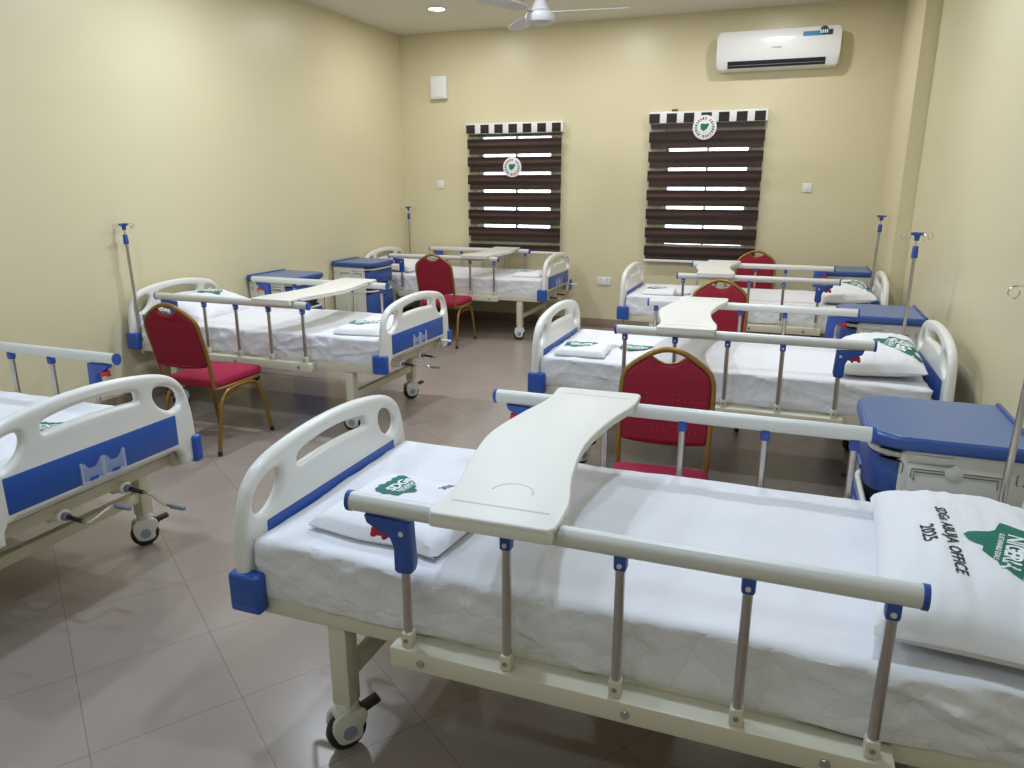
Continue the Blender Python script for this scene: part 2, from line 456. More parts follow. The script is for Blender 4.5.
def bumper_mesh(sy):
    b = MB()
    b.bb((-.004, sy * .446, .437), (.100, sy * .494, .560), 'blue', .012, 3)
    for z in (.468, .498, .528): b.bb((.004, sy * .47, z - .003), (.092, sy * .4955, z + .003), 'blue', .0014)
    return b.mesh('corner_bumper')


def pocket_mesh():
    b = MB(); h = .045
    for s in (-1, 1):
        y0 = s * .049
        b.prism([(y0 - h, .550), (y0 + h, .550), (y0 + h, .628), (y0 + .034, .628), (y0 + .016, .602), (y0 - .016, .602), (y0 - .034, .628), (y0 - h, .628)], .002, 'clear',
                Matrix(((0, 0, 1, .002), (1, 0, 0, 0), (0, 1, 0, 0), (0, 0, 0, 1))))
        for y in (y0 - h, y0 + h): b.bb((.002, y - .003, .549), (.0105, y + .003, .629), 'clear_edge')
        b.bb((.002, y0 - h, .548), (.0105, y0 + h, .552), 'clear_edge')
        b.bb((.0015, y0 - .018, .553), (.0040, y0 + .018, .566), 'blue')
    return b.mesh('card_pocket')


def frame_mesh():
    b = MB()
    for s in (-1, 1): b.bb((.075, s * .395, .422), (LB - .075, s * .45, .492), 'cream', .008)
    for u in (.095, LB - .125): b.bb((u, -.40, .43), (u + .04, .40, .48), 'cream', .006)
    for u in (.45, .85, 1.25, 1.65): b.bb((u, -.40, .43), (u + .04, .40, .47), 'cream', .005)
    b.bb((.085, -.41, .4805), (LB - .085, .41, .4905), 'deck', .003)
    b.cyl((.30, 0, .42), (1.30, 0, .44), .014, 'cream', seg=10); b.cyl((.30, .16, .42), (1.0, .16, .44), .014, 'cream', seg=10)
    return b.mesh('bed_frame')


def leg_mesh(u, sv):
    b = MB(); b.bb((u - .03, sv * .38, .155), (u + .03, sv * .44, .43), 'cream', .006); return b.mesh('leg')


def crossbar_mesh(u):
    b = MB(); b.bb((u - .02, -.385, .225), (u + .02, .385, .275), 'cream', .006)
    return b.mesh('cross_bar')


def caster_mesh():
    b = MB()
    b.cyl((0, 0, .128), (0, 0, .162), .034, 'caster', bev=.006, seg=20)
    for s in (-1, 1):
        b.prism([(p.x, p.y) for p in spline([(-.050, .060, 0), (-.058, .092, 0), (-.046, .126, 0), (0, .136, 0), (.040, .128, 0), (.050, .098, 0), (.034, .070, 0), (.030, .040, 0), (.0, .030, 0), (-.035, .036, 0)], 5, True)],
                .014, 'caster', Matrix(((1, 0, 0, 0), (0, 0, -1, s * .026 + .007), (0, 1, 0, 0), (0, 0, 0, 1))), .004)
        b.cyl((-.008, s * .033, .068), (-.008, s * .0355, .068), .022, 'hub_grey', seg=20)
    b.box((-.005, 0, .126), (.080, .044, .020), 'caster', .008)
    return b.mesh('caster')


def wheel_mesh():
    b = MB()
    b.cyl((-.008, -.017, .0605), (-.008, .017, .0605), .060, 'black', seg=28, bev=.007)
    b.cyl((-.008, -.0185, .0605), (-.008, .0185, .0605), .036, 'caster', seg=24)
    return b.mesh('wheel')


def pedal_mesh():
    b = MB(); rot = Matrix.Rotation(R(-16), 3, 'Y')
    b.box((.070, 0, .118), (.062, .040, .016), 'black', .006, rot=rot); b.box((.043, 0, .105), (.03, .03, .018), 'black', .005)
    return b.mesh('brake_pedal')


def crank_mesh(v):
    b = MB()
    b.bb((.068, v - .028, .402), (.100, v + .028, .459), 'caster', .008); b.cyl((.075, v, .430), (.030, v, .430), .027, 'plastic', seg=18, bev=.004)
    b.cyl((.032, v, .430), (.010, v, .430), .016, 'grey', seg=14); b.cyl((.012, v, .430), (-.060, v, .424), .0085, 'black', seg=12)
    return b.mesh('crank')


def crank_handle_mesh(v, kind):
    b = MB(); gd = -1
    if kind == 0 and v > 0: a = [(-.045, v, .425), (-.075, v, .423), (-.090, v - .012, .425), (-.100, v - .080, .448), (-.108, v - .098, .453), (-.120, v - .100, .453)]
    elif kind == 0: a = [(-.045, v, .425), (-.075, v, .424), (-.095, v - .005, .416), (-.140, v - .020, .378), (-.155, v - .024, .372), (-.170, v - .024, .372)]
    elif kind == 1 and v < 0: a = [(-.055, v, .425), (-.085, v, .424), (-.100, v - .002, .435), (-.105, v - .020, .528), (-.112, v - .022, .543), (-.125, v - .022, .545)]
    elif kind == 1: a = [(-.055, v, .425), (-.085, v, .424), (-.104, v - .012, .421), (-.115, v - .075, .405), (-.125, v - .088, .402), (-.140, v - .090, .402)]
    else: a = [(-.040, v, .425), (-.050, v, .424), (-.058, v, .413), (-.058, v, .335), (-.050, v, .322), (-.040, v, .321)]; gd = 1
    b.tube(spline(a, 5), .0055, 'chrome', 8)
    e = Vector(a[-1]); b.cyl(e, e + Vector((gd * .072, 0, 0)), .0105, 'plastic' if (kind == 1 and v < 0) else 'grey', r1=.0085, seg=12, bev=.003)
    return b.mesh('crank_handle')


ZR = .857
POST = [.146 + .2725 * k for k in range(5)]
RL = 1.2825


def rail_u(i, latch): return POST[i] if latch == 0 else RL - POST[i]


def rail_tube_mesh(sv):
    b = MB(); b.tube([(k / 8 * RL, sv * .503, ZR) for k in range(9)], .021, 'alu', 20, ry=.0255)
    # bottom channel bolted to the side of the frame
    return b.mesh('side_rail')


def rail_cap_mesh(sv, d):
    b = MB(); u = -.007 if d < 0 else RL + .007
    b.tube([(u - d * .008, sv * .503, ZR), (u, sv * .503, ZR), (u + d * .004, sv * .503, ZR)], .0215, 'blue_clip', 20, ry=.0275)
    return b.mesh('rail_end_cap')


def rail_base_mesh(sv, latch):
    b = MB(); u0 = .10 if latch == 0 else 0.0
    b.bb((u0, sv * .4505, .414), (u0 + RL - .10, sv * .527, .472), 'cream', .006)
    for k in (.09, .62, 1.05): b.cyl((u0 + k, sv * .525, .442), (u0 + k, sv * .532, .442), .011, 'steel', seg=12, bev=.002)
    return b.mesh('rail_base')


def post_mesh(sv, first, latch):
    b = MB(); v = sv * .503
    b.box((0, v, .493), (.030, .032, .044), 'cream', .006); b.cyl((0, v + sv * .015, .494), (0, v + sv * .019, .494), .006, 'grey', seg=10)
    b.cyl((0, v, .495), (0, v, ZR - .03), .0115, 'steel', seg=14)
    d = -1 if latch == 0 else 1
    if not first: b.box((0, v, ZR - .037), (.030, .030, .042), 'blue_clip', .007); b.cyl((0, v + sv * .0145, ZR - .042), (0, v + sv * .018, ZR - .042), .006, 'alu', seg=10)
    return b.mesh('rail_post')


def latch_mesh(sv, latch):
    d = -1 if latch == 0 else 1; v = sv * .503; b = MB()
    pts = [(-.022, -.030), (.105, -.026), (.098, -.046), (.060, -.066), (.034, -.078), (.024, -.100), (.024, -.165), (.012, -.172), (-.022, -.168), (-.028, -.15)]
    poly = [(d * x, ZR + z) for x, z in pts]
    if d > 0: poly = poly[::-1]
    b.prism(poly, .036, 'blue_clip', Matrix(((1, 0, 0, 0), (0, 0, -1, v + .018), (0, 1, 0, 0), (0, 0, 0, 1))), .006)
    b.cyl((0, v + sv * .018, ZR - .06), (0, v + sv * .0195, ZR - .06), .007, 'alu', seg=12)
    b.bb((d * -.008, v + sv * .018, ZR - .15), (d * .010, v + sv * .0188, ZR - .09), 'blue')
    return b.mesh('rail_latch')


def lever_mesh(sv, latch):
    d = -1 if latch == 0 else 1; v = sv * .503; b = MB()
    b.box((d * .064, v, ZR - .070), (.056, .024, .024), 'red', .008); b.box((d * .086, v, ZR - .080), (.016, .022, .014), 'red', .005); b.box((d * .055, v, ZR - .083), (.014, .022, .014), 'red', .005)
    return b.mesh('release_lever')


def add_rail(bed, sv, latch, ru):
    k = (sv, latch)
    r = put('side_rail', cached(('rt', sv), lambda: rail_tube_mesh(sv)), bed, (ru, 0, 0))
    for d in (-1, 1): put('rail_end_cap', cached(('rc', sv, d), lambda: rail_cap_mesh(sv, d)), r)
    put('rail_base', cached(('rb',) + k, lambda: rail_base_mesh(sv, latch)), r)
    for i in range(5):
        put('rail_post', cached(('rp', i == 0) + k, lambda: post_mesh(sv, i == 0, latch)), r, (rail_u(i, latch), 0, 0))
    put('rail_latch', cached(('rl',) + k, lambda: latch_mesh(sv, latch)), r, (rail_u(0, latch), 0, 0))
    put('release_lever', cached(('rv',) + k, lambda: lever_mesh(sv, latch)), r, (rail_u(0, latch), 0, 0), label='red release lever')


def make_bed(label, x, y, rz, ru, near, far, kind=0):
    t = thing('hospital_bed', label, 'bed', (x, y, 0), rz, 'hospital beds')
    f = put('footboard', cached('board', board_mesh), t)
    put('blue_panel', cached('panel', panel_mesh), f); put('card_pocket', cached('pocket', pocket_mesh), f)
    h = put('headboard', cached('board', board_mesh), t, (LB, 0, 0), PI)
    put('blue_panel', cached('panel', panel_mesh), h)
    put('bed_frame', cached('frame', frame_mesh), t)
    for s in (-1, 1):
        put('corner_bumper', cached(('bump', s), lambda: bumper_mesh(s)), t)
        put('corner_bumper', cached(('bump', s), lambda: bumper_mesh(s)), t, (LB, 0, 0), PI)
        for u in (.315, 1.835):
            lg = put('leg', cached(('leg', u, s), lambda: leg_mesh(u, s)), t)
            ang = {(.315, -1): 55, (.315, 1): 20, (1.835, -1): 160, (1.835, 1): -120}[(u, s)]
            c = put('caster', cached('caster', caster_mesh), t, (u, s * .41, 0), R(ang + (180 if abs(rz) > 2 else 0)))
            put('wheel', cached('wheel', wheel_mesh), c); put('brake_pedal', cached('pedal', pedal_mesh), c)
    for u in (.315, 1.835): put('cross_bar', cached(('cb', u), lambda: crossbar_mesh(u)), t)
    for v in (-.14, .14):
        c = put('crank', cached(('crank', v), lambda: crank_mesh(v)), t, (.045, 0, 0))
        put('crank_handle', cached(('ch', v, kind), lambda: crank_handle_mesh(v, kind)), c)
    add_rail(t, -1, near, ru); add_rail(t, 1, far, ru)
    return t


# bed spots: x, y of the middle of the foot end, turn, rail start, latch end of the v- rail and the v+ rail
BEDS = {
    'B1': (-1.411, 1.958, 0.0, .4386, 0, 0), 'B2': (-1.354, 4.407, R(-.03), .521, 1, 1), 'B3': (-1.380, 6.944, R(-.4), .527, 1, 1),
    'L1': (-2.367, 1.902, PI + R(-.39), .46, 0, 0), 'L2': (-2.334, 4.461, PI + R(-.55), .554, 1, 1), 'L3': (-2.294, 7.680, PI + R(.17), .528, 1, 1)}
BL = {
    'B1': 'large white and blue hospital bed filling the right foreground, foot towards the aisle',
    'B2': 'white and blue hospital bed in the middle of the right hand row',
    'B3': 'farthest hospital bed of the right hand row, in front of the right window',
    'L1': 'white and blue hospital bed cut off by the left edge of the photo',
    'L2': 'white and blue hospital bed in the middle of the left hand row',
    'L3': 'farthest hospital bed of the left hand row, in front of the left window'}
OWN = {'B1': 'the large right foreground bed', 'B2': 'the middle bed of the right row', 'B3': 'the farthest bed of the right row',
       'L1': 'the bed cut off by the left edge', 'L2': 'the middle bed of the left row', 'L3': 'the farthest bed of the left row'}
bed = {}
for k, (x, y, rz, ru, n, f) in BEDS.items(): bed[k] = make_bed(BL[k], x, y, rz, ru, n, f, {'L1': 0, 'L2': 1, 'L3': 1}.get(k, 2))


def W(k, u, v, z=0.0):
    """a spot on bed k in room coordinates; v grows away from the photographer on every bed"""
    x, y, rz = BEDS[k][:3]; 
    if k[0] == 'L': v = -v
    return Vector((x + u * math.cos(rz) - v * math.sin(rz), y + u * math.sin(rz) + v * math.cos(rz), z))


# ------------------------------------------------------------------ mattresses
ZD = .4915


def mattress_mesh(seed):
    hl, hw, hh = 1.015, .455, (ZM - ZD) / 2

    def fn(co, n):
        P = Vector((co.x * 1.0 + seed * 7.1, co.y, co.z))
        rim = abs(co.y) > hw - .012; top = max(0.0, n.z)
        # slack drapery folds on the sides
        f1 = noise.noise(Vector((P.x * 5.0 + P.z * 7, P.y * 5.0, P.z * 9.0)))
        f2 = 1 - abs(noise.noise(Vector((P.x * 8.0 - P.z * 9, P.y * 8.0 + 3, P.z * 6.0 + 5)))) * 2
        f3 = 1 - abs(noise.noise(Vector((P.x * 3.0 + P.z * 9, P.y * 3.2 + 9, P.z * 8.0)))) * 2
        if abs(n.z) < .98:
            f4 = 1 - abs(noise.noise(Vector((P.x * 5.0 + P.z * 10, P.y * 5.0 + 2, P.z * 5.0 - 4)))) * 2
            amp = .55 + .9 * max(0, noise.noise(Vector((P.x * 1.7, P.y * 1.7, 9.0))) + .35)
            dsp = (.007 * f1 + .008 * max(0, f2) ** 2 + .011 * max(0, f3) ** 2 + .007 * max(0, f4) ** 2) * amp - .007
            out = Vector((n.x, n.y, 0))
            co += out * dsp * (1 - .5 * top)
            low = max(0.0, -co.z / hh)
            co += out * .010 * low * (0.4 + noise.noise(Vector((P.x * 4, P.y * 4, 1.7))))
        if n.z > .5:
            edge = min(1.0, max(0.0, (hw - abs(co.y)) / .08))
            g = noise.noise(Vector((P.x * 1.6, P.y * 2.0, seed))); r1 = 1 - abs(noise.noise(Vector((P.x * 3.0 + P.y * 2, P.y * 4.0 - P.x, seed + 4.0)))) * 2
            co.z += (.0025 * g + .0022 * max(0, r1 - .55) * 4) - .002
        if n.z < -.3:
            co.z = max(co.z, -hh)
            if rim: co.z -= .020 + .008 * noise.noise(Vector((P.x * 3, seed, 2.0)))
        return co

    tb = rounded((2 * hl, 2 * hw, 2 * hh), .022, (150, 46, 18), fn)
    b = MB(); b.mi('sheet'); side = b.mi('sheet_side'); b.merge(tb, 'sheet', Matrix.Translation((.060 + hl, 0, ZD))); b.bm.normal_update()
    for f in b.bm.faces:
        if f.normal.z < .55: f.material_index = side
    return b.mesh('mattress')


matt = {}
for i, k in enumerate(BEDS):
    x, y, rz = BEDS[k][:3]
    matt[k] = thing('mattress', 'white sheeted mattress on ' + OWN[k], 'mattress', (x, y, 0), rz, 'sheeted mattresses', mattress_mesh(i))

# ------------------------------------------------------------------ prints
NMAP = [(-.50, .10), (-.46, .22), (-.47, .33), (-.38, .42), (-.30, .40), (-.22, .45), (-.10, .37), (0, .40), (.08, .36), (.20, .42), (.30, .39), (.42, .44), (.50, .36), (.49, .26), (.43, .18), (.40, .08),
        (.33, .02), (.30, -.10), (.24, -.18), (.18, -.20), (.12, -.30), (.04, -.30), (-.01, -.40), (-.08, -.44), (-.16, -.42), (-.20, -.33), (-.27, -.26), (-.36, -.25), (-.44, -.24), (-.45, -.12), (-.42, -.02)]


def map_bm(cuts=3):
    tb = bmesh.new(); vs = [tb.verts.new((x, y, 0)) for x, y in NMAP]
    es = [tb.edges.new((vs[i], vs[(i + 1) % len(vs)])) for i in range(len(vs))]
    bmesh.ops.triangle_fill(tb, use_beauty=True, edges=es)
    for _ in range(cuts): bmesh.ops.subdivide_edges(tb, edges=[e for e in tb.edges if e.calc_length() > .06], cuts=1)
    bmesh.ops.triangulate(tb, faces=tb.faces[:])
    return tb


def print_on(parent, surf, u, v, size, ang=0.0, m='green', words=True, lift=.0018, name='printed_logo', cuts=4):
    """map badge printed on surf(u, v) -> Vector; 'up' of the print points along +u, it reads towards -v"""
    ca, sa = math.cos(ang), math.sin(ang)

    def tr(px, py, up):
        a = px * ca - py * sa; c = px * sa + py * ca
        return surf(u + c, v - a) + Vector((0, 0, up))

    b = MB(); tb = map_bm(cuts)
    for q in tb.verts: q.co = tr(q.co.x * size, q.co.y * size * .95, lift)
    bmesh.ops.recalc_face_normals(tb, faces=tb.faces); b.merge(tb, m)
    if words:
        for txt, sz, dx, dy, bold in (('SDGs', .30, .03, .07, .012), ('NIGERIA', .150, .0, -.115, .004), ('SUSTAINABLE GOALS', .045, -.03, -.20, .001)):
            tb = text_bm(txt, sz * size, .95, bold * size)
            for q in tb.verts: q.co = tr(q.co.x + dx * size, q.co.y + dy * size, lift + .0016)
            b.merge(tb, 'white_ink')
    return put(name, b.mesh(name), parent, label=('green' if m == 'green' else 'teal') + ' map shaped print')


def words_on(parent, surf, u, v, lines, m='ink', ang=0.0, lift=.0018):
    b = MB(); ca, sa = math.cos(ang), math.sin(ang)
    for txt, sz, dx, dy in lines:
        tb = text_bm(txt, sz, 1.06, sz * .022)
        for q in tb.verts:
            px, py = q.co.x + dx, q.co.y + dy; q.co = surf(u + px * sa + py * ca, v - (px * ca - py * sa)) + Vector((0, 0, lift))
        b.merge(tb, m)
    return put('printed_text', b.mesh('printed_text'), parent, label='black printed lettering')


# ------------------------------------------------------------------ pillows


def pillow_fn(L, Wd, H, seed):
    """local surface of a stuffed pillow: x along L, y along Wd"""
    def outline(a, c):
        x = a * L / 2 * (1 - .07 * (1 - c ** 2) ** 1.0 * abs(a)); y = c * Wd / 2 * (1 - .05 * (1 - a ** 2) * abs(c)); return x, y

    def dome(a, c):
        A = max(0.0, 1 - abs(a) ** 2.6); C = max(0.0, 1 - abs(c) ** 2.6); return (A * C) ** .46

    def wr(a, c):
        e = max(abs(a), abs(c)); r = 1 - 2 * abs(noise.noise(Vector((a * 2.6 + seed * 3, c * 3.0, seed)))); rr = 1 - 2 * abs(noise.noise(Vector((a * 5 + seed, c * 1.6 + a * 3, seed + 8))))
        return (.006 * r + .005 * rr * (.4 + .6 * e))

    def top(a, c):
        x, y = outline(a, c); d = dome(a, c); return Vector((x, y, H * .30 + H * .70 * d + wr(a, c) * min(1, d * 2)))

    def bot(a, c):
        x, y = outline(a, c); d = dome(a, c); return Vector((x, y, max(0.0, H * .30 - H * .36 * d)))
    return top, bot


def pillow_mesh(L, Wd, H, seed, n=44):
    top, bot = pillow_fn(L, Wd, H, seed); tb = bmesh.new()
    g = [-1 + 2 * i / n for i in range(n + 1)]
    g = [math.copysign(abs(t) ** .8, t) for t in g]
    T = [[tb.verts.new(top(a, c)) for c in g] for a in g]
    B = [[(T[i][j] if i in (0, n) or j in (0, n) else tb.verts.new(bot(a, c))) for j, c in enumerate(g)] for i, a in enumerate(g)]
    for i in range(n):
        for j in range(n):
            tb.faces.new((T[i][j], T[i + 1][j], T[i + 1][j + 1], T[i][j + 1])); tb.faces.new((B[i][j], B[i][j + 1], B[i + 1][j + 1], B[i + 1][j]))
    b = MB(); b.merge(tb, 'pillow')
    return b.mesh('pillow'), (lambda x, y: top(max(-1, min(1, x / (L / 2))), max(-1, min(1, y / (Wd / 2)))))


def add_pillow(k, u, v, L, Wd, H, turn, tilt, label, seed, words=True, logo=True):
    me, surf = pillow_mesh(L, Wd, H, seed)
    t = thing('pillow', label, 'pillow', W(k, u, v, ZM + .003), BEDS[k][2] + turn, 'pillows', me)
    t.rotation_euler = (0, -tilt, BEDS[k][2] + turn)
    if logo: print_on(t, surf, .100, -.115, .34, R(-12))
    if words: words_on(t, surf, -.062, -.075, [('SDGs ABUJA OFFICE', .036, 0, .0), ('2025', .042, -.02, -.046)], ang=R(4))
    return t


add_pillow('B1', 1.905, -.055, .44, .78, .165, R(-5), R(0), 'large plump white pillow with black lettering on the right foreground bed', 1)
add_pillow('B2', 1.885, -.03, .42, .76, .15, R(-3), R(4), 'plump white pillow with green print on the middle right bed', 2, words=False)
add_pillow('B3', 1.895, -.05, .42, .74, .15, R(2), R(4), 'plump white pillow with green print on the farthest right bed', 3, words=False)
add_pillow('L2', 1.86, .0, .42, .74, .14, R(4), R(14), 'white pillow propped against the headboard of the middle bed of the left row', 4, words=False)
add_pillow('L3', 1.86, 0, .42, .72, .13, 0, R(6), 'white pillow at the head of the farthest bed of the left row', 5, words=False, logo=False)
add_pillow('L1', 1.86, 0, .42, .72, .13, 0, R(4), 'white pillow at the head of the bed cut off by the left edge', 6, words=False, logo=False)

# ------------------------------------------------------------------ folded linen at the foot of the beds


def fold_mesh(L, Wd, H, seed):
    """a square of folded cloth, layers sagging at the rim"""
    def top(x, y):
        a, c = x / (L / 2), y / (Wd / 2); d = (max(0, 1 - abs(a) ** 5) * max(0, 1 - abs(c) ** 5)) ** .4
        r = 1 - 2 * abs(noise.noise(Vector((x * 7 + seed, y * 9, seed))))
        return Vector((x + .012 * noise.noise(Vector((y * 6, seed, 1))), y + .014 * noise.noise(Vector((x * 6, seed, 4))), H * .25 + H * .72 * d + .006 * r * d))

    def bot(x, y):
        q = top(x, y); q.z = 0.0 if max(abs(x) / (L / 2), abs(y) / (Wd / 2)) < .985 else q.z; return q
    n = 26; tb = bmesh.new(); g = [-1 + 2 * i / n for i in range(n + 1)]
    g = [math.copysign(abs(t) ** .75, t) for t in g]
    T = [[tb.verts.new(top(a * L / 2, c * Wd / 2)) for c in g] for a in g]
    B = [[(T[i][j] if i in (0, n) or j in (0, n) else tb.verts.new(bot(a * L / 2, c * Wd / 2))) for j, c in enumerate(g)] for i, a in enumerate(g)]
    for i in range(n):
        for j in range(n):
            tb.faces.new((T[i][j], T[i + 1][j], T[i + 1][j + 1], T[i][j + 1])); tb.faces.new((B[i][j], B[i][j + 1], B[i + 1][j + 1], B[i + 1][j]))
    b = MB(); b.merge(tb, 'pillow'); return b.mesh('folded_linen'), top


def add_fold(k, u, v, L, Wd, H, turn, label, seed, m='green', lu=0, lv=0, size=.2, ang=0.0, text=None):
    me, top = fold_mesh(L, Wd, H, seed)
    t = thing('folded_linen', label, 'folded linen', W(k, u, v, ZM + .002), BEDS[k][2] + turn, 'folded linen at the foot of the beds', me)
    print_on(t, top, lu, lv, size, ang, m, words=True, cuts=3)
    if text: words_on(t, top, text[0], text[1], [('2025', .030, 0, 0)], ang=ang)
    return t


add_fold('B1', .415, -.165, .44, .40, .055, R(-6), 'folded white pillow case with green map print at the foot of the right foreground bed', 1, lu=-.075, lv=.075, size=.155, ang=R(178), text=(.055, .125))
add_fold('B2', .275, -.27, .30, .28, .045, R(4), 'folded linen with green print at the foot of the middle right bed', 2, lu=-.02, lv=.0, size=.20, ang=R(90))
add_fold('B3', .33, -.20, .28, .32, .04, R(4), 'folded linen with green print at the foot of the farthest right bed', 3, lu=-.03, lv=.0, size=.19, ang=R(90))
add_fold('L2', .30, -.21, .34, .34, .05, R(6), 'folded linen with dark teal print at the foot of the middle left bed', 4, 'teal', lu=0.02, lv=-.05, size=.26, ang=R(-80))
add_fold('L3', .30, -.12, .30, .34, .045, R(3), 'folded linen with teal print at the foot of the farthest left bed', 5, 'teal', lu=.03, lv=.0, size=.18, ang=R(-80))


def flat(x, y): return Vector((x, y, ZM + .0035))


print_on(matt['B2'], flat, .545, -.06, .20, R(90), 'green', cuts=3)
words_on(matt['B2'], flat, .43, -.05, [('OFFICE', .030, 0, 0), ('2025', .030, 0, -.035)], ang=R(50))
print_on(matt['B3'], flat, .52, -.26, .18, R(90), 'green', cuts=3)
print_on(matt['L1'], flat, .44, -.10, .17, R(-70), 'green', cuts=3); print_on(matt['L1'], flat, .60, .02, .17, R(-70), 'green', cuts=3)

# ------------------------------------------------------------------ overbed tables


def table_mesh():
    l = [(-.155, -.565), (-.150, -.40), (-.185, -.22), (-.212, 0), (-.185, .22), (-.150, .40), (-.155, .565)]
    r = [(.155, .565), (.150, .42), (.112, .24), (.088, 0), (.112, -.24), (.150, -.42), (.155, -.565)]

    def corner(p, q, n=4): return []
    L_ = [(p.x, p.y) for p in spline([(x, y, 0) for x, y in l], 6)]; R_ = [(p.x, p.y) for p in spline([(x, y, 0) for x, y in r], 6)]
    out = L_[1:-1] + [(-.150, .560), (-.140, .570)] + [(.140, .570), (.150, .560)] + R_[1:-1] + [(.150, -.560), (.140, -.570)] + [(-.140, -.570), (-.150, -.560)]
    b = MB(); b.prism(out, .015, 'table', Matrix.Translation((0, 0, .0)), .005, 3)
    mid = [q for q in L_ if abs(q[1]) < .462] + [q for q in R_ if abs(q[1]) < .462]
    b.prism([(x * .985, y) for x, y in mid], .018, 'table', Matrix.Translation((0, 0, -.015)), .005, 3)
    for s in (-1, 1): b.box((0, s * .5545, -.007), (.300, .030, .036), 'table', .008)
    return b.mesh('tabletop')


def line_mesh(s):
    b = MB(); b.box((0, s * .49, .0152), (.245, .007, .0012), 'groove', .0005); return b.mesh('end_groove')


def cup_mesh():
    b = MB(); c = [(.052 * math.cos(t), -.40 + .050 * math.sin(t), .0153) for t in [PI * i / 14 for i in range(15)]]
    b.tube(c, .003, 'groove', 6, ry=.0008); return b.mesh('cup_recess')


TB = {'B1': (.826, .0, R(1.0), 'large cream overbed table across the rails of the right foreground bed'),
      'B2': (.885, .0, R(1.2), 'cream overbed table across the rails of the middle bed of the right row'),
      'B3': (.830, .0, R(1.2), 'cream overbed table across the rails of the farthest bed of the right row'),
      'L2': (.815, .0, R(1.5), 'cream overbed table across the rails of the middle bed of the left row'),
      'L3': (.790, .0, R(1.2), 'cream overbed table across the rails of the farthest bed of the left row')}
tm = table_mesh(); gm = cup_mesh(); gl = [line_mesh(-1), line_mesh(1)]
for k, (u, v, tr_, lab) in TB.items():
    p = W(k, u, v, .8835)
    t = thing('overbed_table', lab, 'table', p, BEDS[k][2] + tr_, 'overbed tables')
    put('tabletop', tm, t); put('cup_recess', gm, t); put('end_groove', gl[0], t); put('end_groove', gl[1], t)

# ------------------------------------------------------------------ drip stands


def make_stand(k, u, v, label, rz=0.0, lean=0.0):
    t = thing('drip_stand', label, 'drip stand', W(k, u, v, 0), rz, 'drip stands')
    t.rotation_euler = (0, lean, rz); t.location.z = 0
    put('lower_tube', cached('ivl', lambda: MB().cyl((0, 0, .41), (0, 0, 1.235), .0105, 'steel', seg=14).mesh('lower_tube')), t)
    put('frame_socket', cached('ivs', lambda: MB().cyl((0, 0, .40), (0, 0, .49), .0165, 'cream', seg=16, bev=.003).mesh('frame_socket')), t)
    put('collar', cached('ivc', lambda: MB().cyl((0, 0, 1.205), (0, 0, 1.275), .0185, 'blue_clip', r1=.0155, seg=18, bev=.004).mesh('collar')), t, label='blue height collar')
    put('upper_tube', cached('ivu', lambda: MB().cyl((0, 0, 1.27), (0, 0, 1.335), .0062, 'chrome', seg=10).mesh('upper_tube')), t)

    def hub():
        b = MB(); b.cyl((0, 0, 1.305), (0, 0, 1.345), .012, 'blue_clip', r1=.018, seg=16); b.box((0, 0, 1.345), (.075, .022, .018), 'blue_clip', .006); b.box((0, 0, 1.345), (.022, .075, .018), 'blue_clip', .006)
        return b.mesh('hub')
    put('hub', cached('ivh', hub), t, label='blue cross hub')

    def hook():
        b = MB(); b.tube(spline([(.030, 0, 1.347), (.075, 0, 1.349), (.088, 0, 1.342), (.092, 0, 1.326), (.080, 0, 1.314), (.066, 0, 1.320), (.064, 0, 1.336)], 5), .0022, 'chrome', 6)
        return b.mesh('hook')
    for a in range(4): put('hook', cached('ivk', hook), t, (0, 0, 0), a * PI / 2)
    return t


make_stand('B1', 2.082, .470, 'steel drip stand cut by the right edge, beside the nearest blue topped cabinet', lean=R(1))
make_stand('B2', 2.062, .470, 'blue topped drip stand at the head of the middle right bed', R(20))
make_stand('B3', 2.116, .425, 'blue topped steel drip stand at the head of the farthest bed of the right row', R(10), R(1.2))
make_stand('L2', 2.112, -.425, 'blue topped steel drip stand by the left wall, left of the nearest chair', 0, R(-1.6))
make_stand('L3', 2.075, .470, 'blue topped steel drip stand in the back left corner of the room', R(40))

# ------------------------------------------------------------------ bedside cabinets: front faces +x of the thing
CH = .825


def cab_plan(g=0.0, fr=0.0):
    """rounded front corners; x forward"""
    hx, hy = .235 + g, .255 + g
    pts = [(-hx, -hy), (hx - .13, -hy)]
    pts += [(hx - .13 + .13 * math.sin(t), -hy + .11 * (1 - math.cos(t))) for t in [R(18 * i) for i in range(1, 6)]]
    pts += [(hx, hy - .11)]
    pts += [(hx - .13 + .13 * math.cos(t), hy - .11 + .11 * math.sin(t)) for t in [R(18 * i) for i in range(1, 6)]]
    pts += [(-hx, hy)]
    return pts


def cab_body():
    b = MB(); hx, hy = .235, .255
    for s in (-1, 1): b.bb((-hx, s * (hy - .018), .06), (hx - .105, s * hy, CH - .045), 'cab', .006)
    b.bb((-hx, -hy + .01, .06), (-hx + .018, hy - .01, CH - .045), 'cab', .004)
    b.bb((-hx + .01, -hy + .01, .06), (hx - .10, hy - .01, .085), 'cab', .004)
    b.bb((-hx + .01, -hy + .01, CH - .07), (hx - .10, hy - .01, CH - .047), 'cab', .004)
    b.bb((-hx + .01, -hy + .015, .585), (hx - .11, hy - .015, .600), 'cab', .003)
    for s in (-1, 1): b.bb((hx - .125, s * (hy - .032), .06), (hx - .095, s * (hy + .001), CH - .05), 'cab', .008)
    for x in (-.10, .03):
        for s in (-1, 1): b.bb((x - .0015, s * hy - .0006, .07), (x + .0015, s * hy + .0006, .40), 'dark_line')
    return b.mesh('cabinet_body')


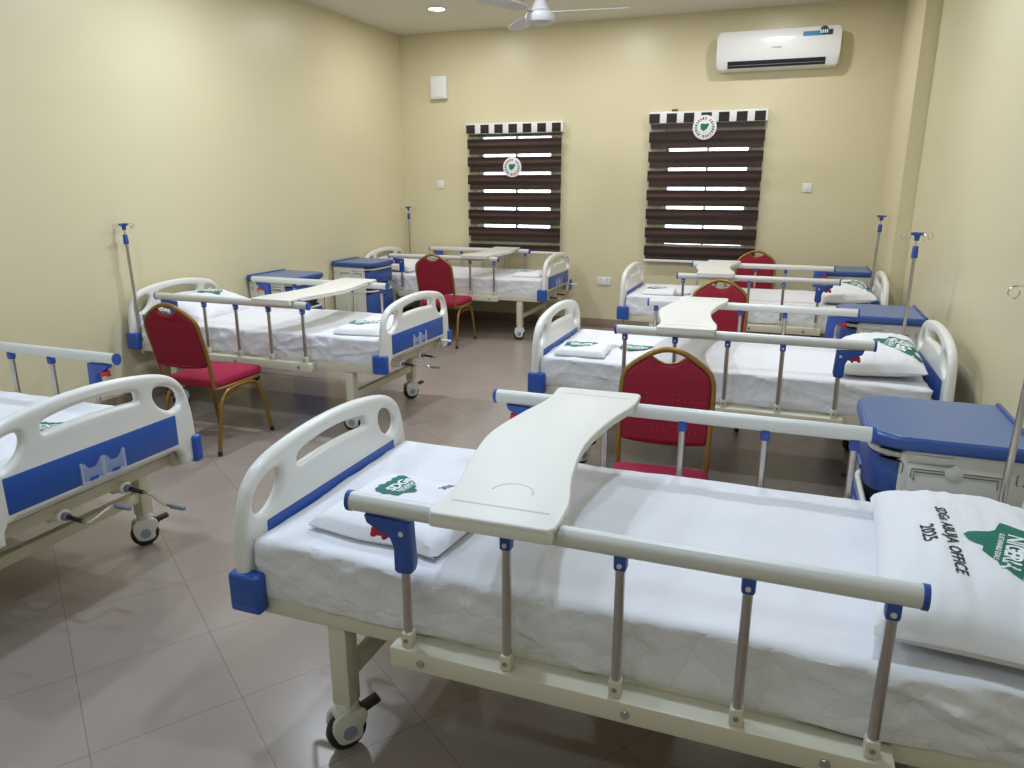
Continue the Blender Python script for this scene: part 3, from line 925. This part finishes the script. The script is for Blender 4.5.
def cab_top():
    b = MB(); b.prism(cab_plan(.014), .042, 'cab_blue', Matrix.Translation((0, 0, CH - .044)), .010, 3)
    b.prism(cab_plan(.002), .0035, 'blue_top_sheen', Matrix.Translation((0, 0, CH - .0025)), .0015, 1)
    b.bb((-.247, -.265, CH - .003), (-.232, .265, CH + .010), 'cab_blue', .004)
    return b.mesh('cabinet_top')


def cab_front(z0, z1, m, inset=0.0):
    hx, hy = .230 - inset, .250
    o = [(x, y) for x, y in cab_plan(-.004 - inset) if x > .10]
    o = [(.135, -hy)] + o + [(.135, hy)]
    inn = [(x - .02, y * .94) for x, y in o[::-1]]
    b = MB(); b.prism(o + inn, z1 - z0, m, Matrix.Translation((0, 0, z0)), .006); return b


def cab_door():
    b = cab_front(.075, .505, 'cab_blue'); b.bb((.226, -.03, .462), (.240, .03, .485), 'blue_clip', .005); return b.mesh('door')


def cab_drawer():
    b = cab_front(.610, CH - .085, 'cab_blue'); b.bb((.222, -.06, .625), (.238, .06, .645), 'blue_clip', .006); return b.mesh('drawer')


def towel_rail(s):
    b = MB(); y = s * .2565; z = CH - .105
    pts = [(-.155, y, z - .03), (-.155, y, z), (.105, y, z), (.105, y, z - .03)]
    for d in (.0, .010): b.tube([(x + (d if x < 0 else -d), yy, zz - d) for x, yy, zz in pts], .0018, 'dark_line', 6)
    for x in (-.205, .142):
        for dx in (-.011, .011): b.tube([(x + dx * .6, y, z + .018), (x + dx, y, z + .013), (x + dx, y, z - .014), (x + dx * .6, y, z - .019)], .0016, 'dark_line', 6)
    b.cyl((-.02, y - s * .003, z - .002), (-.02, y + s * .002, z - .002), .028, 'cab', seg=20, bev=.002)
    return b.mesh('towel_rail')


def make_cabinet(x, y, rz, label):
    t = thing('bedside_cabinet', label, 'cabinet', (x, y, 0), rz, 'bedside cabinets')
    put('cabinet_body', cached('cbody', cab_body), t); put('cabinet_top', cached('ctop', cab_top), t, label='blue top with rounded front corners')
    put('drawer', cached('cdraw', cab_drawer), t, label='blue drawer'); put('door', cached('cdoor', cab_door), t, label='blue door')
    put('sliding_tray', cached('ctray', lambda: cab_front(CH - .079, CH - .055, 'cab').mesh('sliding_tray')), t)
    put('open_shelf_lip', cached('clip', lambda: cab_front(.515, .535, 'cab', .004).mesh('open_shelf_lip')), t)
    for s in (-1, 1): put('towel_rail', cached(('ctw', s), lambda: towel_rail(s)), t)
    for sx in (-.19, .09):
        for sy in (-.2, .2):
            put('foot', cached('cfoot', lambda: MB().cyl((0, 0, 0), (0, 0, .065), .022, 'black', r1=.018, seg=12, bev=.004).mesh('foot')), t, (sx, sy, 0))
    return t


make_cabinet(.560, 2.83, PI, 'blue topped grey cabinet beside the large pillow of the right foreground bed')
make_cabinet(.605, 5.27, PI, 'blue topped grey cabinet beside the pillow of the middle bed of the right row')
make_cabinet(.525, 7.80, PI, 'blue topped grey cabinet in the back right corner of the room')
make_cabinet(-4.275, 5.60, 0, 'blue topped grey cabinet behind the middle bed of the left row')
make_cabinet(-4.245, 6.885, 0, 'blue topped grey cabinet with open blue front beside the farthest bed of the left row')

# ------------------------------------------------------------------ banquet chairs, facing -y before turning


def chair_frame():
    b = MB()
    # one bent tube: back posts with crown, down to the seat rails
    h = [(-.187, .218, .44), (-.191, .245, .60), (-.193, .285, .75), (-.187, .303, .825), (-.160, .313, .868), (-.085, .324, .920), (-.035, .327, .940), (0, .328, .944)]
    pts = h + [(-x, y, z) for x, y, z in h[-2::-1]]
    fr = [(-.188, .212, .425), (-.192, .190, .408), (-.196, .0, .404), (-.196, -.20, .404)]
    b.tube(spline(pts, 6), .0125, 'gold', 12, ry=.0125)
    for s in (-1, 1): b.tube(spline([(s * -x, y, z) for x, y, z in [(-.187, .219, .445)] + fr], 5), .0125, 'gold', 12)
    # bar that closes the hand grip under the crown
    b.tube(spline([(-.075, .318, .915), (-.04, .317, .893), (0, .316, .884), (.04, .317, .893), (.075, .318, .915)], 4), .005, 'gold', 8)
    for y in (-.17, .10): b.tube([(-.196, y, .398), (.196, y, .398)], .010, 'gold', 10)
    return b.mesh('chair_frame')


def chair_leg(s, front):
    b = MB(); y = -1 if front else 1
    p = [(s * .200, 0.0, .392), (s * .202, y * .10, .387), (s * .204, y * .160, .358), (s * .208, y * .200, .28), (s * .216, y * .262, .012)]
    b.tube(spline(p, 6), .0125, 'gold', 12)
    b.tube([(s * .200, 0.0, .352), (s * .2035, y * .165, .335)], .006, 'gold', 8)
    e = p[-1]; b.cyl((e[0], e[1] + y * .0005, 0), (e[0], e[1] - y * .003, .03), .0145, 'black', seg=12, bev=.003)
    return b.mesh('leg')


def chair_seat():
    def fn(co, n):
        if n.z > .3: co.z += .014 * (1 - (co.x / .22) ** 2) * (1 - (co.y / .22) ** 2)
        t = (co.y + .22) / .44; co.x *= (1.0 - .06 * t)
        return co
    tb = rounded((.415, .44, .060), .026, (14, 14, 4), fn); b = MB(); b.merge(tb, 'seat_cloth', Matrix.Translation((0, -.012, .410)))
    return b.mesh('seat')


def chair_back():
    """upholstered back, rounded shoulders, scooped top edge under the crown, bowed bottom edge"""
    o = [(0, .879), (.035, .886), (.070, .910), (.088, .906), (.125, .880), (.158, .856), (.178, .820), (.184, .75), (.183, .63), (.180, .575), (.170, .558), (.10, .547), (0, .543)]
    r = [(p.x, p.y) for p in spline([(x, y, 0) for x, y in o], 4)]
    poly = r + [(-x, y) for x, y in r[-2:0:-1]]
    mb = outline_solid(poly[::-1], [], .040, .015, 'cloth', Matrix())
    for v in mb.bm.verts:
        x, z, d = v.co.x, v.co.y, v.co.z
        t = (z - .45) / (.944 - .45); yc = .222 + .104 * min(1.05, t ** .85 if t > 0 else 0) + .012 * (x / .2) ** 2 * -1 + .004
        v.co = Vector((x, yc + d, z))
    me = mb.mesh('backrest'); return me


def make_chair(x, y, rz, label):
    t = thing('banquet_chair', label, 'chair', (x, y, 0), rz, 'red banquet chairs')
    put('chair_frame', cached('chf', chair_frame), t, label='bent gold tube frame'); put('seat', cached('chs', chair_seat), t); put('backrest', cached('chb', chair_back), t)
    for s in (-1, 1):
        for f in (True, False): put('leg', cached(('chl', s, f), lambda: chair_leg(s, f)), t)
    return t


make_chair(-3.395, 3.60, PI + R(2), 'red banquet chair in front of the middle left bed, turned away from the camera')
make_chair(-3.285, 6.88, PI + R(2), 'red banquet chair in front of the farthest bed of the left row')
make_chair(-.410, 2.76, R(3), 'red banquet chair behind the right foreground bed, nearest of the right hand chairs')
make_chair(-.420, 5.20, R(0), 'red banquet chair between the middle and farthest beds of the right row')
make_chair(-.285, 7.755, R(0), 'red banquet chair by the back wall, right of the right window')

# ------------------------------------------------------------------ zebra blinds


def make_blind(x0, x1, z0, z1, label, emb, first, bracket=False):
    y = YB
    t = thing('zebra_blind', label, 'blind', ((x0 + x1) / 2, y, z0), 0, 'zebra blinds'); hw = (x1 - x0) / 2; H = z1 - z0
    b = MB(); b.bb((-hw - .012, -.075, H - .115), (hw + .012, -.004, H), 'white', .006); n = 7; pw = 2 * hw / (n - .35)
    for i in range(n):
        xa = -hw + i * pw; xb = min(hw + .006, xa + pw * .60)
        b.bb((xa + (.0 if i else -.006), -.0765, H - .112), (xb, -.0745, H - .018), 'blind')
    put('headbox', b.mesh('headbox'), t)
    per = .1985; b = MB()
    # front layer: opaque bands joined by sheer ones; the rear layer hangs 3 cm behind with its bands shifted
    for (yy, sh) in ((-.062, 0.0), (-.034, -.060)):
        z = H - .115 - first + sh
        zt = H - .12
        k = 0
        while zt > .012:
            za = z - k * per; zb = za - .108
            if sh == 0.0 and zt - za > .002: b.bb((-hw, yy - .0004, max(za, .012)), (hw, yy + .0004, zt), 'sheer')
            if sh and zt - za > .002: b.bb((-hw + .014, yy - .0004, max(za, .012)), (hw - .012, yy + .0004, zt), 'sheer')
            e = .012 if sh else 0; h_ = za - zb
            for q0, q1, mm in ((0, .36, 'blind'), (.36, .66, 'blind_brown'), (.66, 1, 'blind')):
                ta, tb_ = min(za - q0 * h_, H - .12), max(za - q1 * h_, .012)
                if ta - tb_ > .002: b.bb((-hw + e, yy - .0012, tb_), (hw - e, yy + .0012, ta), mm)
            zt = zb; k += 1
    put('blind_fabric', b.mesh('blind_fabric'), t)
    b = MB(); b.bb((-hw, -.068, -.012), (hw, -.028, .014), 'white', .006); put('bottom_rail', b.mesh('bottom_rail'), t)
    if bracket:
        b = MB(); b.bb((-hw + .22, -.03, H), (-hw + .28, -.004, H + .028), 'brown', .004); put('bracket', b.mesh('bracket'), t, label='small brown bracket')
    # round badge hung on the front of the blind
    ex, ez, er = emb; b = MB()
    b.cyl((ex, -.068, ez), (ex, -.080, ez), er, 'white', seg=40, bev=.003); e = put('badge', b.mesh('badge'), t, label='round white badge')
    b = MB(); tb = map_bm(1)
    for q in tb.verts: q.co = Vector((ex + q.co.x * er * .72, -.0812, ez + q.co.y * er * .72))
    b.merge(tb, 'green')
    for i in range(22):
        a = 2 * PI * i / 22 + .05
        if i in (4, 15): continue
        m = ('navy', 'sticker', 'ink', 'red')[i % 4] if 12 > i > 1 else ('red', 'ink', 'red')[i % 3] if 19 > i > 14 else ('ink', 'grey', 'navy')[i % 3]
        rot = Matrix.Rotation(-(a - PI / 2), 3, 'Y')
        b.box((ex + er * .72 * math.cos(a), -.0808, ez + er * .72 * math.sin(a)), (er * .11, .0012, er * .20), m, rot=rot)
    put('badge_print', b.mesh('badge_print'), e)
    return t


make_blind(-3.600, -2.455, .845, 2.292, 'dark brown zebra blind on the left window behind the farthest left bed', (-.010, .960, .112), -.140)
make_blind(-1.483, -.307, .800, 2.350, 'dark brown zebra blind on the right window with white badge high up', (-.015, 1.385, .122), -.115, True)

# ------------------------------------------------------------------ air conditioner
t = thing('air_conditioner', 'white wall mounted air conditioner high on the back wall above the right window', 'air conditioner', (-.262, YB, 2.71))
AW = .566
prof = [(0, .0), (-.100, .0), (-.148, .010), (-.170, .045), (-.187, .090), (-.197, .16), (-.200, .25), (-.192, .325), (-.175, .350), (0, .352)]
b = MB(); tb = bmesh.new()
N = 40; rings = []
for i in range(N + 1):
    s = math.sin(PI / 2 * (-1 + 2 * i / N)); e = max(0, abs(s) - .92) / .08; sh = 1 - (1 - math.sqrt(max(0, 1 - e * e))) * .26
    cz = .19; rings.append([tb.verts.new((s * AW, y, cz + (z - cz) * (1 - (1 - sh) * .8) if y < -.001 else cz + (z - cz) * (1 - (1 - sh) * .8))) for y, z in prof])
for a, c in zip(rings, rings[1:]):
    for j in range(len(prof) - 1): tb.faces.new((a[j], a[j + 1], c[j + 1], c[j]))
tb.faces.new(rings[0]); tb.faces.new(rings[-1][::-1]); bmesh.ops.recalc_face_normals(tb, faces=tb.faces)
for v in tb.verts: v.co.y = min(v.co.y, -.002)
b.merge(tb, 'white'); put('casing', b.mesh('casing'), t)
b = MB(); rot = Matrix.Rotation(R(-34), 3, 'X'); b.box((-.005, -.1725, .047), (.90, .006, .066), 'vent', .002, rot=Matrix.Rotation(R(24), 3, 'X'))
put('air_outlet', b.mesh('air_outlet'), t, label='black louvre slot')
b = MB(); b.box((-.005, -.176, .038), (.88, .008, .005), 'grey', .002, rot=Matrix.Rotation(R(24), 3, 'X')); put('louvre', b.mesh('louvre'), t)
b = MB()
b.box((.355, -.2003, .288), (.26, .002, .040), 'sticker'); b.box((.435, -.2008, .292), (.10, .002, .046), 'navy')
b.cyl((.41, -.1975, .312), (.41, -.2012, .312), .036, 'navy', seg=24)
for dx in (-.028, -.010, .008, .026): b.box((.41 + dx, -.2022, .300), (.012, .002, .030), 'white_ink')
put('energy_sticker', b.mesh('energy_sticker'), t, label='blue sticker')
b = MB()
for i, wd in enumerate((.010, .004, .009, .009, .008, .009, .009)): b.box((-.04 + i * .0125, -.2012, .185), (wd, .0015, .012), 'grey')
put('maker_mark', b.mesh('maker_mark'), t)
b = MB(); b.cyl((.40, -.12, .022), (.40, -.125, .010), .008, 'navy', seg=10); put('drain_plug', b.mesh('drain_plug'), t)

# ------------------------------------------------------------------ ceiling fan
t = thing('ceiling_fan', 'white ceiling fan hanging near the top edge of the photo', 'fan', (-1.84, 5.55, CEIL))
FZ = -.51
put('canopy', MB().lathe([(.065, 0), (.068, -.012), (.050, -.060), (.022, -.085), (.014, -.09)], 'fan', 24).mesh('canopy'), t)
put('down_rod', MB().cyl((0, 0, -.06), (0, 0, FZ + .06), .013, 'fan', seg=14).mesh('down_rod'), t)
put('cup', MB().lathe([(.016, FZ + .155), (.030, FZ + .14), (.060, FZ + .075), (.070, FZ + .055), (.05, FZ + .05)], 'fan', 24).mesh('cup'), t)
put('motor', MB().lathe([(.03, FZ + .052), (.085, FZ + .048), (.104, FZ + .035), (.108, FZ + .022), (.108, FZ - .012), (.100, FZ - .024), (.07, FZ - .032), (.06, FZ - .040), (.02, FZ - .043)], 'fan', 32).mesh('motor'), t)


def blade_mesh():
    b = MB(); poly = [(.17, -.040), (.22, -.058), (.40, -.066), (.60, -.064), (.645, -.05), (.66, 0), (.645, .05), (.60, .062), (.40, .066), (.22, .058), (.17, .040)]
    b.prism(poly, .006, 'fan', Matrix.Translation((0, 0, FZ + .040)) @ Matrix.Rotation(R(9), 4, 'X'), .002, 1)
    b.box((.135, 0, FZ + .040), (.12, .045, .008), 'fan', .003); return b.mesh('blade')


bm_ = blade_mesh()
for a in (8, 128, 248): put('blade', bm_, t, (0, 0, 0), R(a))

# ------------------------------------------------------------------ small things on the back wall
t = thing('meter_box', 'white box high on the back wall near the left corner', 'wall box', (-3.96, YB, 2.70))
put('box_body', MB().bb((-.100, -.065, -.125), (.100, -.002, .122), 'white', .006).mesh('box_body'), t)
put('box_lid', MB().bb((-.092, -.072, -.112), (.092, -.0655, .110), 'white', .003).mesh('box_lid'), t)


def switch(x, z, label):
    t = thing('light_switch', label, 'switch', (x, YB, z), 0, 'wall switches')
    put('switch_plate', cached('swp', lambda: MB().bb((-.045, -.011, -.045), (.045, -.001, .045), 'white', .004).mesh('switch_plate')), t)
    put('rocker', cached('swr', lambda: MB().bb((-.012, -.016, -.020), (.012, -.0115, .020), 'white', .002).mesh('rocker')), t)


switch(-3.985, 1.615, 'small white switch on the back wall left of the left window')
switch(.139, 1.582, 'small white switch on the back wall right of the right window')
t = thing('power_socket', 'white double socket low on the back wall between the windows', 'socket', (-1.938, YB, .541))
put('socket_plate', MB().bb((-.080, -.012, -.045), (.080, -.001, .045), 'white', .004).mesh('socket_plate'), t)
for x in (-.04, .04):
    b = MB(); b.bb((x - .004, -.0128, .008), (x + .004, -.0122, .022), 'grey'); b.bb((x - .016, -.0128, -.016), (x - .006, -.0122, -.010), 'grey'); b.bb((x + .006, -.0128, -.016), (x + .016, -.0122, -.010), 'grey')
    put('socket_holes', b.mesh('socket_holes'), t)
    b = MB(); b.bb((x - .008, -.0155, .026), (x + .008, -.0122, .040), 'white', .002); put('rocker', b.mesh('rocker'), t)
